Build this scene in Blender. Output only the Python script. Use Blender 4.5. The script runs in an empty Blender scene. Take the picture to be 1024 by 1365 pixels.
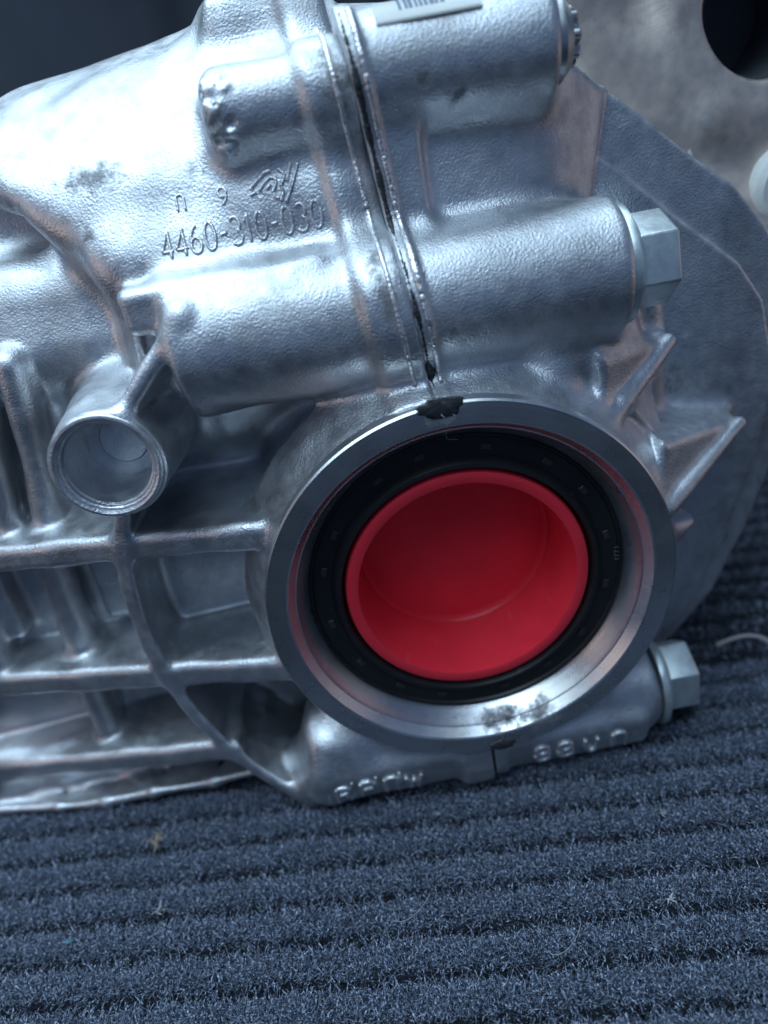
import bpy, bmesh, math, random
import numpy as np
from mathutils import Vector, Matrix

# ------------------------------------------------------------------ camera, world, lamps, exposure
sc = bpy.context.scene
COL = sc.collection
MM = 0.001
rng = np.random.default_rng(7)
random.seed(7)

CAM = np.array([-16.6933, -143.0796, 98.6017])
def cam_rot(a, b, c):
    ca, sa, cb, sb, cc, s_ = math.cos(a), math.sin(a), math.cos(b), math.sin(b), math.cos(c), math.sin(c)
    yaw = np.array([[ca, -sa, 0], [sa, ca, 0], [0, 0, 1]])
    pit = np.array([[1, 0, 0], [0, cb, -sb], [0, sb, cb]])
    rol = np.array([[cc, 0, s_], [0, 1, 0], [-s_, 0, cc]])
    return yaw @ pit @ rol
RC = cam_rot(-0.0003, -0.4673, 0.1901)
cd = bpy.data.cameras.new('camera')
cam = bpy.data.objects.new('camera', cd); COL.objects.link(cam)
m = Matrix.Identity(4)
for i in range(3):
    m[i][0] = RC[i, 0]; m[i][1] = RC[i, 2]; m[i][2] = -RC[i, 1]; m[i][3] = CAM[i]*MM
cam.matrix_world = m
cd.sensor_fit = 'HORIZONTAL'; cd.sensor_width = 36.0
cd.lens = 36.0*989.64/1024
cd.clip_start = 0.005; cd.clip_end = 20
cd.dof.use_dof = True; cd.dof.focus_distance = 0.163; cd.dof.aperture_fstop = 9.5
sc.camera = cam

w = bpy.data.worlds.new('World'); sc.world = w; w.use_nodes = True
bg = w.node_tree.nodes['Background']
bg.inputs[0].default_value = (0.34, 0.55, 1.0, 1); bg.inputs[1].default_value = 0.19

def area(name, loc, target, size, power, col, sy=None):
    l = bpy.data.lights.new(name, 'AREA'); l.shape = 'RECTANGLE'; l.size = size; l.size_y = sy or size
    l.energy = power; l.color = col
    o = bpy.data.objects.new(name, l); COL.objects.link(o); o.location = loc
    o.rotation_euler = (Vector(target)-Vector(loc)).to_track_quat('-Z', 'Y').to_euler()
    return o
area('sky_opening_lamp', (-0.17, 0.12, 0.64), (-0.04, 0.02, 0.0), 0.9, 6.7, (0.62, 0.83, 1.0), 0.80)
area('front_fill_lamp', (-0.12, -0.42, 0.74), (0, 0.0, 0.0), 0.60, 1.9, (0.62, 0.83, 1.0), 0.50)  # added fill lamp high in front, lifts front faces and near carpet
area('warm_side_lamp', (0.42, 0.02, 0.02), (0.04, 0.02, 0.03), 0.26, 0.06, (1.0, 0.72, 0.55))
area('warm_side_lamp', (-0.45, -0.16, 0.14), (-0.04, 0.02, 0.06), 0.22, 0.11, (1.0, 0.74, 0.58))
sc.view_settings.view_transform = 'Standard'; sc.view_settings.look = 'None'
sc.view_settings.exposure = 0.25; sc.view_settings.gamma = 1.0
sc.cycles.use_denoising = True
sc.cycles.max_bounces = 8

# ------------------------------------------------------------------ small helpers
def tag(o, label=None, cat=None, group=None, kind=None):
    if label: o['label'] = label
    if cat: o['category'] = cat
    if group: o['group'] = group
    if kind: o['kind'] = kind
    return o
def mesh_obj(name, v, f, mat, parent=None, smooth=True, scale=MM):
    me = bpy.data.meshes.new(name)
    v = np.asarray(v, dtype=np.float64)*scale
    if isinstance(f, np.ndarray):
        n = len(f); k = f.shape[1]
        me.vertices.add(len(v)); me.vertices.foreach_set('co', v.ravel().astype(np.float32))
        me.loops.add(n*k); me.loops.foreach_set('vertex_index', f.ravel().astype(np.int32))
        me.polygons.add(n); me.polygons.foreach_set('loop_start', (np.arange(n)*k).astype(np.int32))
        me.update(calc_edges=True)
        me.validate()
    else:
        me.from_pydata([tuple(p) for p in v], [], [tuple(q) for q in f]); me.update()
    if smooth: me.polygons.foreach_set('use_smooth', np.ones(len(me.polygons), dtype=bool))
    me.materials.append(mat)
    o = bpy.data.objects.new(name, me); COL.objects.link(o)
    if parent: o.parent = parent
    return o
def bm_obj(name, bm, mat, parent=None, smooth=False):
    me = bpy.data.meshes.new(name); bm.to_mesh(me); bm.free()
    if smooth: me.polygons.foreach_set('use_smooth', np.ones(len(me.polygons), dtype=bool))
    me.materials.append(mat)
    o = bpy.data.objects.new(name, me); COL.objects.link(o)
    if parent: o.parent = parent
    return o
def lathe(name, prof, mat, parent=None, axis='y', center=(0, 0, 0), n=160, closed=True, sharp=30):
    """prof: list of (r, t) with t along the axis"""
    v = []; f = []
    P = len(prof)
    for i in range(n):
        a = 2*math.pi*i/n; c, s = math.cos(a), math.sin(a)
        for r, t in prof:
            v.append((center[0]+r*c, center[1]+t, center[2]+r*s) if axis == 'y' else (center[0]+t, center[1]+r*c, center[2]+r*s))
    for i in range(n):
        j = (i+1) % n
        for k in range(P if closed else P-1):
            l = (k+1) % P
            q = (i*P+k, i*P+l, j*P+l, j*P+k)
            f.append(q)
    o = mesh_obj(name, v, f, mat, parent)
    bm = bmesh.new(); bm.from_mesh(o.data); bmesh.ops.remove_doubles(bm, verts=bm.verts, dist=1e-7)
    bmesh.ops.recalc_face_normals(bm, faces=bm.faces); bm.to_mesh(o.data); bm.free()
    o.data.polygons.foreach_set('use_smooth', np.ones(len(o.data.polygons), dtype=bool))
    o.data.set_sharp_from_angle(angle=math.radians(sharp))
    return o
def tube(name, pts, rad, mat, parent=None, n=8):
    pts = np.asarray(pts, float); N = len(pts)
    rad = np.full(N, rad) if np.isscalar(rad) else np.asarray(rad)
    v = []; f = []
    T = np.gradient(pts, axis=0); T /= np.linalg.norm(T, axis=1)[:, None]+1e-9
    for i in range(N):
        u = np.cross(T[i], [0.13, 0.2, 0.97]); u /= np.linalg.norm(u); w_ = np.cross(T[i], u)
        for k in range(n):
            a = 2*math.pi*k/n
            v.append(pts[i]+rad[i]*(math.cos(a)*u+math.sin(a)*w_))
    for i in range(N-1):
        for k in range(n):
            f.append((i*n+k, i*n+(k+1) % n, (i+1)*n+(k+1) % n, (i+1)*n+k))
    f.append(tuple(range(n))[::-1]); f.append(tuple((N-1)*n+k for k in range(n)))
    return mesh_obj(name, v, f, mat, parent)

# ------------------------------------------------------------------ materials
def new_mat(name):
    mt = bpy.data.materials.new(name); mt.use_nodes = True
    nt = mt.node_tree; return mt, nt, nt.nodes['Principled BSDF']
def N(nt, typ, **kw):
    n = nt.nodes.new(typ)
    for k, v in kw.items():
        if hasattr(n, k): setattr(n, k, v)
        else: n.inputs[k].default_value = v
    return n
def noise(nt, co, scale, detail=4, rough=0.55):
    n = N(nt, 'ShaderNodeTexNoise'); n.inputs['Scale'].default_value = scale
    n.inputs['Detail'].default_value = detail; n.inputs['Roughness'].default_value = rough
    nt.links.new(co, n.inputs['Vector']); return n
def ramp(nt, fac, stops):
    r = N(nt, 'ShaderNodeValToRGB'); e = r.color_ramp.elements
    e[0].position, e[0].color = stops[0][0], (*stops[0][1], 1); e[1].position, e[1].color = stops[-1][0], (*stops[-1][1], 1)
    for p, c in stops[1:-1]:
        x = e.new(p); x.color = (*c, 1)
    nt.links.new(fac, r.inputs[0]); return r
def g3(x): return (x, x, x)
def math_n(nt, op, a, b=None, clamp=False):
    n = N(nt, 'ShaderNodeMath'); n.operation = op; n.use_clamp = clamp
    for i, s in enumerate((a, b)):
        if s is None: continue
        if isinstance(s, (int, float)): n.inputs[i].default_value = s
        else: nt.links.new(s, n.inputs[i])
    return n.outputs[0]
def mix_col(nt, fac, a, b, typ='MIX'):
    n = N(nt, 'ShaderNodeMix'); n.data_type = 'RGBA'; n.blend_type = typ
    for s, i in ((fac, 0), (a, 6), (b, 7)):
        if isinstance(s, tuple): n.inputs[i].default_value = (*s, 1)
        elif isinstance(s, (int, float)): n.inputs[i].default_value = s
        else: nt.links.new(s, n.inputs[i])
    return n.outputs[2]
def blob_mask(nt, co, spots, nz, soft=0.5):
    """max over ellipsoid spots (centre mm, radii mm), broken up by a noise"""
    out = None
    for c, r in spots:
        vm = N(nt, 'ShaderNodeVectorMath'); vm.operation = 'SUBTRACT'; nt.links.new(co, vm.inputs[0]); vm.inputs[1].default_value = [q*MM for q in c]
        vd = N(nt, 'ShaderNodeVectorMath'); vd.operation = 'DIVIDE'; nt.links.new(vm.outputs[0], vd.inputs[0]); vd.inputs[1].default_value = [q*MM for q in r]
        ln = N(nt, 'ShaderNodeVectorMath'); ln.operation = 'LENGTH'; nt.links.new(vd.outputs[0], ln.inputs[0])
        v = math_n(nt, 'SUBTRACT', 1.0, ln.outputs['Value'], True)
        out = v if out is None else math_n(nt, 'MAXIMUM', out, v)
    s = math_n(nt, 'ADD', out, math_n(nt, 'MULTIPLY', math_n(nt, 'SUBTRACT', nz, 0.5), 2.4))
    s = math_n(nt, 'MULTIPLY', s, math_n(nt, 'GREATER_THAN', out, 0.001))
    mr = N(nt, 'ShaderNodeMapRange'); nt.links.new(s, mr.inputs[0]); mr.inputs[1].default_value = 0.3; mr.inputs[2].default_value = 0.3+soft
    return mr.outputs[0]

def cast_mat(name, base=(0.60, 0.62, 0.645), rough=0.39, grain=1.2, spots=(), dirt=0.6):
    mt, nt, b = new_mat(name)
    co = N(nt, 'ShaderNodeTexCoord').outputs['Object']
    big = noise(nt, co, 55, 5, 0.6); fine = noise(nt, co, 1900, 1.5, 0.5); mid = noise(nt, co, 330, 3, 0.5)
    c = ramp(nt, big.outputs[0], [(0.28, tuple(q*0.66 for q in base)), (0.5, base), (0.72, tuple(min(1, q*1.2) for q in base))]).outputs[0]
    # worn, darker grime in small flecks
    fl = noise(nt, co, 210, 6, 0.7)
    fm = ramp(nt, fl.outputs[0], [(0.66, g3(0)), (0.74, g3(1))]).outputs[0]
    c = mix_col(nt, math_n(nt, 'MULTIPLY', fm, dirt*0.5), c, (0.16, 0.16, 0.17))
    ox = ramp(nt, noise(nt, co, 26, 7, 0.68).outputs[0], [(0.50, g3(0)), (0.66, g3(1))]).outputs[0]
    c = mix_col(nt, math_n(nt, 'MULTIPLY', ox, 0.45), c, (0.27, 0.265, 0.26))
    sc_n = N(nt, 'ShaderNodeMapping'); nt.links.new(co, sc_n.inputs[0]); sc_n.inputs['Scale'].default_value = (60, 900, 900); sc_n.inputs['Rotation'].default_value = (0.3, 0.5, 0.9)
    scr = ramp(nt, noise(nt, sc_n.outputs[0], 1.0, 3, 0.6).outputs[0], [(0.70, g3(0)), (0.74, g3(1))]).outputs[0]
    c = mix_col(nt, math_n(nt, 'MULTIPLY', scr, 0.35), c, (0.80, 0.81, 0.82))
    geo = N(nt, 'ShaderNodeNewGeometry')
    edge_wear_glint = ramp(nt, geo.outputs['Pointiness'], [(0.515, g3(0)), (0.56, g3(1))]).outputs[0]  # worn convex edges, with edge glints also put into the colour
    edge_wear_glint = math_n(nt, 'MULTIPLY', edge_wear_glint, ramp(nt, mid.outputs[0], [(0.35, g3(0.2)), (0.6, g3(1))]).outputs[0])
    c = mix_col(nt, math_n(nt, 'MULTIPLY', edge_wear_glint, 0.7), c, (0.84, 0.85, 0.86))
    met = 0.91
    if spots:
        k = blob_mask(nt, co, spots, noise(nt, co, 420, 6, 0.7).outputs[0])
        c = mix_col(nt, math_n(nt, 'MULTIPLY', k, 0.72), c, (0.06, 0.062, 0.066))
        met = math_n(nt, 'SUBTRACT', 0.91, math_n(nt, 'MULTIPLY', k, 0.7))
        nt.links.new(met, b.inputs['Metallic'])
    else: b.inputs['Metallic'].default_value = met
    nt.links.new(c, b.inputs['Base Color'])
    r = ramp(nt, mid.outputs[0], [(0.3, g3(rough-0.07)), (0.7, g3(rough+0.1))]).outputs[0]
    r = math_n(nt, 'ADD', r, math_n(nt, 'MULTIPLY', ox, 0.12))
    nt.links.new(r, b.inputs['Roughness'])
    bp = N(nt, 'ShaderNodeBump'); bp.inputs['Strength'].default_value = 0.5*grain; bp.inputs['Distance'].default_value = 0.00022
    nt.links.new(fine.outputs[0], bp.inputs['Height'])
    b2 = N(nt, 'ShaderNodeBump'); b2.inputs['Strength'].default_value = 0.07*grain; b2.inputs['Distance'].default_value = 0.0006
    nt.links.new(mid.outputs[0], b2.inputs['Height']); nt.links.new(bp.outputs[0], b2.inputs['Normal'])
    nt.links.new(b2.outputs[0], b.inputs['Normal'])
    return mt

SPOTS_L = [((-10, 16, 108), (5, 12, 13)), ((-11, 14, 97), (6, 12, 6)), ((-8, 3, 70), (4, 8, 9)), ((-35, 20, 105), (4.5, 10, 5)), ((-40, 20, 99), (7, 10, 2.5)), ((-62, 30, 100), (12, 16, 4)), ((-66, 22, 90), (3, 12, 3)),
           ((-41, 20, 98), (5, 12, 2.5)), ((-9, 6, 78), (5, 8, 6)), ((-84, 40, 98), (7, 20, 5))]
M_CAST_L = cast_mat('cast_aluminium_left', spots=SPOTS_L)
M_CAST_R = cast_mat('cast_aluminium_right', rough=0.43, spots=[((12, 16, 102.5), (3.2, 8, 3.2)), ((6, 16, 106), (3.0, 8, 2.0)), ((52, 34, 52), (8, 10, 6)), ((64, 34, 30), (7, 10, 8)), ((4, 3, 62), (4, 6, 8))])
M_CAST_B = cast_mat('cast_aluminium_rear', base=(0.62, 0.53, 0.47), rough=0.5, grain=0.25)
M_EDGE = cast_mat('broken_casting_edge', base=(0.78, 0.80, 0.82), rough=0.3, grain=1.4, dirt=0.2)

def machined_mat(name):
    mt, nt, b = new_mat(name)
    co = N(nt, 'ShaderNodeTexCoord').outputs['Object']
    sep = N(nt, 'ShaderNodeSeparateXYZ'); nt.links.new(co, sep.inputs[0])
    r2 = math_n(nt, 'SQRT', math_n(nt, 'ADD', math_n(nt, 'POWER', sep.outputs[0], 2.0), math_n(nt, 'POWER', sep.outputs[2], 2.0)))
    cb = N(nt, 'ShaderNodeCombineXYZ'); nt.links.new(r2, cb.inputs[0]); nt.links.new(sep.outputs[1], cb.inputs[1])
    ring = noise(nt, cb.outputs[0], 2600, 4, 0.7)
    big = noise(nt, co, 70, 5, 0.65)
    c = ramp(nt, big.outputs[0], [(0.3, (0.56, 0.57, 0.59)), (0.7, (0.74, 0.755, 0.77))]).outputs[0]
    k = blob_mask(nt, co, [((4, 4, -41), (15, 8, 4)), ((14, 3, -40.5), (8, 8, 5)), ((-1, 1, 46), (7, 8, 4)), ((3, -1, -47), (6, 4, 2.5))],
                  noise(nt, co, 300, 7, 0.8).outputs[0], 0.7)
    tan = blob_mask(nt, co, [((22, 3, -36), (16, 7, 10)), ((-12, 3, -42), (8, 7, 6))], noise(nt, co, 160, 4).outputs[0])
    c = mix_col(nt, math_n(nt, 'MULTIPLY', tan, 0.35), c, (0.52, 0.47, 0.36))
    c = mix_col(nt, math_n(nt, 'MULTIPLY', k, 0.92), c, (0.045, 0.048, 0.055))
    nt.links.new(c, b.inputs['Base Color'])
    nt.links.new(math_n(nt, 'SUBTRACT', 0.96, math_n(nt, 'MULTIPLY', k, 0.8)), b.inputs['Metallic'])
    nt.links.new(math_n(nt, 'ADD', ramp(nt, big.outputs[0], [(0.3, g3(0.24)), (0.7, g3(0.34))]).outputs[0], math_n(nt, 'MULTIPLY', k, 0.45)), b.inputs['Roughness'])
    nt.links.new(math_n(nt, 'SUBTRACT', 0.5, math_n(nt, 'MULTIPLY', k, 0.35)), b.inputs['Specular IOR Level'])
    b.inputs['Anisotropic'].default_value = 0.5
    bp = N(nt, 'ShaderNodeBump'); bp.inputs['Strength'].default_value = 0.35; bp.inputs['Distance'].default_value = 0.00012
    nt.links.new(ring.outputs[0], bp.inputs['Height']); nt.links.new(bp.outputs[0], b.inputs['Normal'])
    return mt
M_MACH = machined_mat('machined_aluminium')

def plain(name, col, rough, metal=0.0, bump=0.0, bscale=600, var=0.12, vscale=90, spec=0.5):
    mt, nt, b = new_mat(name)
    co = N(nt, 'ShaderNodeTexCoord').outputs['Object']
    n1 = noise(nt, co, vscale, 5, 0.65)
    nt.links.new(ramp(nt, n1.outputs[0], [(0.3, tuple(q*(1-var) for q in col)), (0.7, tuple(min(1, q*(1+var)) for q in col))]).outputs[0], b.inputs['Base Color'])
    nt.links.new(ramp(nt, n1.outputs[0], [(0.3, g3(max(0.03, rough-0.06))), (0.7, g3(rough+0.06))]).outputs[0], b.inputs['Roughness'])
    b.inputs['Metallic'].default_value = metal; b.inputs['Specular IOR Level'].default_value = spec
    if bump:
        bp = N(nt, 'ShaderNodeBump'); bp.inputs['Strength'].default_value = bump; bp.inputs['Distance'].default_value = 0.0003
        nt.links.new(noise(nt, co, bscale, 3).outputs[0], bp.inputs['Height']); nt.links.new(bp.outputs[0], b.inputs['Normal'])
    return mt
M_RUBBER = plain('black_rubber', (0.012, 0.013, 0.015), 0.38, bump=0.15)
M_RED = plain('red_plastic', (0.82, 0.032, 0.055), 0.33, bump=0.06, bscale=900, var=0.06)
def scuff(mt, col, amt, scale=(500, 60, 500)):
    nt = mt.node_tree; b = nt.nodes['Principled BSDF']; co = N(nt, 'ShaderNodeTexCoord').outputs['Object']
    mp = N(nt, 'ShaderNodeMapping'); nt.links.new(co, mp.inputs[0]); mp.inputs['Scale'].default_value = scale; mp.inputs['Rotation'].default_value = (0.4, 0.2, 0.8)
    k = ramp(nt, noise(nt, mp.outputs[0], 1.0, 5, 0.7).outputs[0], [(0.64, g3(0)), (0.72, g3(1))]).outputs[0]
    k2 = ramp(nt, noise(nt, co, 1300, 2).outputs[0], [(0.73, g3(0)), (0.76, g3(1))]).outputs[0]
    k = math_n(nt, 'MULTIPLY', math_n(nt, 'MAXIMUM', k, k2), amt)
    old = b.inputs['Base Color'].links[0].from_socket
    nt.links.new(mix_col(nt, k, old, col), b.inputs['Base Color'])
    ro = b.inputs['Roughness'].links[0].from_socket
    nt.links.new(math_n(nt, 'ADD', ro, math_n(nt, 'MULTIPLY', k, 0.5)), b.inputs['Roughness'])
scuff(M_RED, (0.70, 0.22, 0.24), 0.30); scuff(M_RUBBER, (0.10, 0.11, 0.12), 0.25)
M_ZINC = plain('zinc_plated_steel', (0.60, 0.66, 0.66), 0.36, 0.75, bump=0.2, bscale=500, var=0.15, vscale=260)
scuff(M_ZINC, (0.20, 0.21, 0.21), 0.5, (160, 400, 220))
M_STEEL = plain('darker_steel', (0.42, 0.44, 0.45), 0.35, 0.9, bump=0.25, bscale=500)
M_SEALANT = plain('dark_sealant', (0.035, 0.036, 0.039), 0.42, bump=0.8, bscale=900)
M_WHITE = plain('white_plastic', (0.62, 0.63, 0.60), 0.45)
M_INK = plain('blue_grey_ink', (0.12, 0.16, 0.24), 0.6)
M_NUB = plain('brown_nub', (0.035, 0.027, 0.024), 0.5)
M_MARK = plain('faint_grey_print', (0.11, 0.12, 0.13), 0.5)
M_HOLE = plain('dark_bore', (0.075, 0.085, 0.10), 0.5)
M_CLOTH = plain('navy_fabric', (0.030, 0.038, 0.055), 0.9, bump=0.5, bscale=700, var=0.3, vscale=12)
M_TAN = plain('tan_fibre', (0.42, 0.33, 0.22), 0.8)
M_LINT = plain('grey_lint', (0.45, 0.47, 0.48), 0.8)

# ------------------------------------------------------------------ signed-distance modelling of the castings
H = 0.6
def smin(a, b, k):
    if k <= 0: return np.minimum(a, b)
    h = np.maximum(k-np.abs(a-b), 0)/k
    return np.minimum(a, b)-h*h*k*0.25
def smax(a, b, k): return -smin(-a, -b, k)
class Field:
    def __init__(s, lo, hi):
        s.lo = np.array(lo, float); s.n = np.ceil((np.array(hi)-s.lo)/H).astype(int)+1
        s.ax = [(s.lo[i]+H*np.arange(s.n[i])).astype(np.float32) for i in range(3)]
        s.d = np.full(s.n, 12.0, np.float32)
    def sl(s, lo, hi):
        return tuple(slice(max(0, int((lo[i]-s.lo[i])/H)), max(0, min(s.n[i], int((hi[i]-s.lo[i])/H)+2))) for i in range(3))
    def grid(s, S):
        return s.ax[0][S[0]][:, None, None], s.ax[1][S[1]][None, :, None], s.ax[2][S[2]][None, None, :]
    def op(s, fn, lo, hi, k=3, mode='add', pad=None):
        pad = (k+4) if pad is None else pad
        S = s.sl([q-pad for q in lo], [q+pad for q in hi])
        if any(q.stop <= q.start for q in S): return
        p = fn(*s.grid(S)).astype(np.float32); sub = s.d[S]
        if mode == 'add': s.d[S] = smin(sub, p, k)
        elif mode == 'cut': s.d[S] = smax(sub, -p, k)
        elif mode == 'keep': s.d[S] = smax(sub, p, k)
def f_box(c, hsz, rd=0, rot=None):
    c = np.array(c, float)
    def fn(x, y, z):
        px, py, pz = x-c[0], y-c[1], z-c[2]
        if rot is not None:
            R = np.array(rot.to_matrix()).T
            px, py, pz = (R[i, 0]*px+R[i, 1]*py+R[i, 2]*pz for i in range(3))
        qx, qy, qz = abs(px)-hsz[0]+rd, abs(py)-hsz[1]+rd, abs(pz)-hsz[2]+rd
        return np.sqrt(np.maximum(qx, 0)**2+np.maximum(qy, 0)**2+np.maximum(qz, 0)**2)+np.minimum(np.maximum(qx, np.maximum(qy, qz)), 0)-rd
    return fn
def f_cyl(axis, c, r0, r1, t0, t1, rd=1):
    """cylinder/cone along axis 'x' or 'y': radius r0 at t0 -> r1 at t1; c = the two other coordinates"""
    def fn(x, y, z):
        if axis == 'x': t, a, b = x, y-c[0], z-c[1]
        else: t, a, b = y, x-c[0], z-c[1]
        u = np.clip((t-t0)/(t1-t0), 0, 1); r = r0+(r1-r0)*u
        q = np.sqrt(a*a+b*b)-r+rd; e = abs(t-(t0+t1)/2)-(t1-t0)/2+rd
        return np.sqrt(np.maximum(q, 0)**2+np.maximum(e, 0)**2)+np.minimum(np.maximum(q, e), 0)-rd
    return fn
def f_cap(a, b, ra, rb):
    a = np.array(a, float); b = np.array(b, float); d = b-a; L2 = d@d
    def fn(x, y, z):
        px, py, pz = x-a[0], y-a[1], z-a[2]
        h = np.clip((px*d[0]+py*d[1]+pz*d[2])/L2, 0, 1)
        return np.sqrt((px-h*d[0])**2+(py-h*d[1])**2+(pz-h*d[2])**2)-(ra+(rb-ra)*h)
    return fn
def f_poly(P, y0, y1, rd=1, ysl=(0, 0)):
    """polygon in x,z extruded along y; front face y0 + slopes*(x,z)"""
    P = np.array(P, float)
    def fn(x, y, z):
        X, Z = np.broadcast_arrays(x[:, 0, :], z[:, 0, :] if z.shape[0] > 1 else z[0])
        d = np.full(X.shape, 1e9); s = np.ones(X.shape)
        n = len(P); j = n-1
        for i in range(n):
            ex, ez = P[j]-P[i]; wx, wz = X-P[i, 0], Z-P[i, 1]
            t = np.clip((wx*ex+wz*ez)/(ex*ex+ez*ez), 0, 1)
            d = np.minimum(d, (wx-ex*t)**2+(wz-ez*t)**2)
            c1 = Z >= P[i, 1]; c2 = Z < P[j, 1]; c3 = ex*wz > ez*wx
            s = np.where((c1 & c2 & c3) | (~c1 & ~c2 & ~c3), -s, s); j = i
        q = (s*np.sqrt(d))[:, None, :]+rd
        yf = y0+ysl[0]*x+ysl[1]*z
        e = np.maximum(yf-y, y-y1)+rd
        return np.sqrt(np.maximum(q, 0)**2+np.maximum(e, 0)**2)+np.minimum(np.maximum(q, e), 0)-rd
    return fn
def f_tri(A, B, C, r):
    """rounded triangular plate"""
    A, B, C = (np.array(q, float) for q in (A, B, C))
    nrm = np.cross(B-A, C-A); nrm /= np.linalg.norm(nrm)
    def fn(x, y, z):
        pl = (x-A[0])*nrm[0]+(y-A[1])*nrm[1]+(z-A[2])*nrm[2]
        e = None; sg = None
        for p, q in ((A, B), (B, C), (C, A)):
            d = q-p; o = np.cross(d, nrm); o /= np.linalg.norm(o)
            px, py, pz = x-p[0], y-p[1], z-p[2]
            v = px*o[0]+py*o[1]+pz*o[2]
            e = v if e is None else np.maximum(e, v)
            h = np.clip((px*d[0]+py*d[1]+pz*d[2])/(d@d), 0, 1)
            t = (px-h*d[0])**2+(py-h*d[1])**2+(pz-h*d[2])**2
            sg = t if sg is None else np.minimum(sg, t)
        return np.where(e <= 0, np.abs(pl), np.sqrt(sg))-r
    return fn
def xs_of(z):
    """x of the parting plane at height z"""
    return np.where(z > 48, -2-0.09*(z-48), -2+(48-z)*0.0208)

GROUND = -63.6
def shared(F):
    # neck behind the machined ring
    F.op(f_cyl('y', (0, 0), 46.8, 56, 2.6, 50, 0.6), (-56, 1, -56), (56, 50, 56), 4)
    F.op(f_cyl('y', (0, 0), 46.6, 54.5, 3.2, 17, 0.6), (-55, 3, -55), (55, 17, 55), 3)
    F.op(f_box((-2, 12.5, -54.6), (44, 8.6, 5.0), 1.6, Matrix.Rotation(0.12, 3, 'X').to_euler()), (-46, 3, -62), (44, 22, -48), 3)
    # bolt bosses
    F.op(f_cyl('x', (20, 64.5), 15.4, 14.8, -53, 42, 2.2), (-53, 4, 49), (42, 36, 80), 5)
    F.op(f_cyl('x', (17.5, -50), 13.2, 12.2, -48, 47.5, 2.0), (-48, 4, -66), (48, 32, -36), 6)
def joint_lip(F, left):
    S = F.sl((-20, -5, -70), (10, 120, 140)); x, y, z = F.grid(S)
    xs = x-xs_of(z); d = F.d[S]
    lo, hi = (-9.5, 0.5) if left else (-0.5, 3.4)
    band = np.maximum(lo-xs, xs-hi)
    lift = np.where(np.sqrt(x*x+z*z) < 50.5, 0.0, 1.9 if left else 1.2)*np.clip((np.sqrt(x*x+z*z)-50)/6, 0, 1)
    l = smax(d-lift, band, 2.5 if left else 1.0)
    F.d[S] = smin(d, l.astype(np.float32), 2.5 if left else 1.2)
def finish(F, left):
    # a fine open joint between the two halves, bore, flat back
    S = F.sl((-25, -20, -90), (20, 140, 160)); x, y, z = F.grid(S); xs = x-xs_of(z)
    F.d[S] = np.maximum(F.d[S], (xs-0.05 if left else -xs-0.05))
    F.op(f_cyl('y', (0, 0), 43.5, 43.5, -10, 46, 0.5), (-44, -10, -44), (44, 46, 44), 0, 'cut', 3)
    F.op(f_cyl('y', (0, 0), 60, 46.5, -14, 4.4, 0.3), (-60, -14, -60), (60, 5, 60), 0.8, 'cut', 3)
    x, y, z = F.grid((slice(None),)*3)
    e = np.maximum(np.maximum(F.lo[0]+1.2-x, x-(F.ax[0][-1]-1.2)), np.maximum(y-(F.ax[1][-1]-1.2), np.maximum(GROUND+0.3-z, z-(F.ax[2][-1]-1.2))))
    F.d = np.maximum(F.d, e.astype(np.float32))

def lumps(F, amp, seed):
    """slow unevenness of a sand-cast skin"""
    r = np.random.default_rng(seed); S = (slice(None),)*3; x, y, z = F.grid(S)
    for _ in range(5):
        k = r.normal(0, 0.16, 3); ph = r.uniform(0, 6.3)
        ax = np.exp(1j*(k[0]*x+ph)).astype(np.complex64); by = np.exp(1j*k[1]*y).astype(np.complex64); cz = np.exp(1j*k[2]*z).astype(np.complex64)
        F.d += amp*((ax*by)*cz).real

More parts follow.
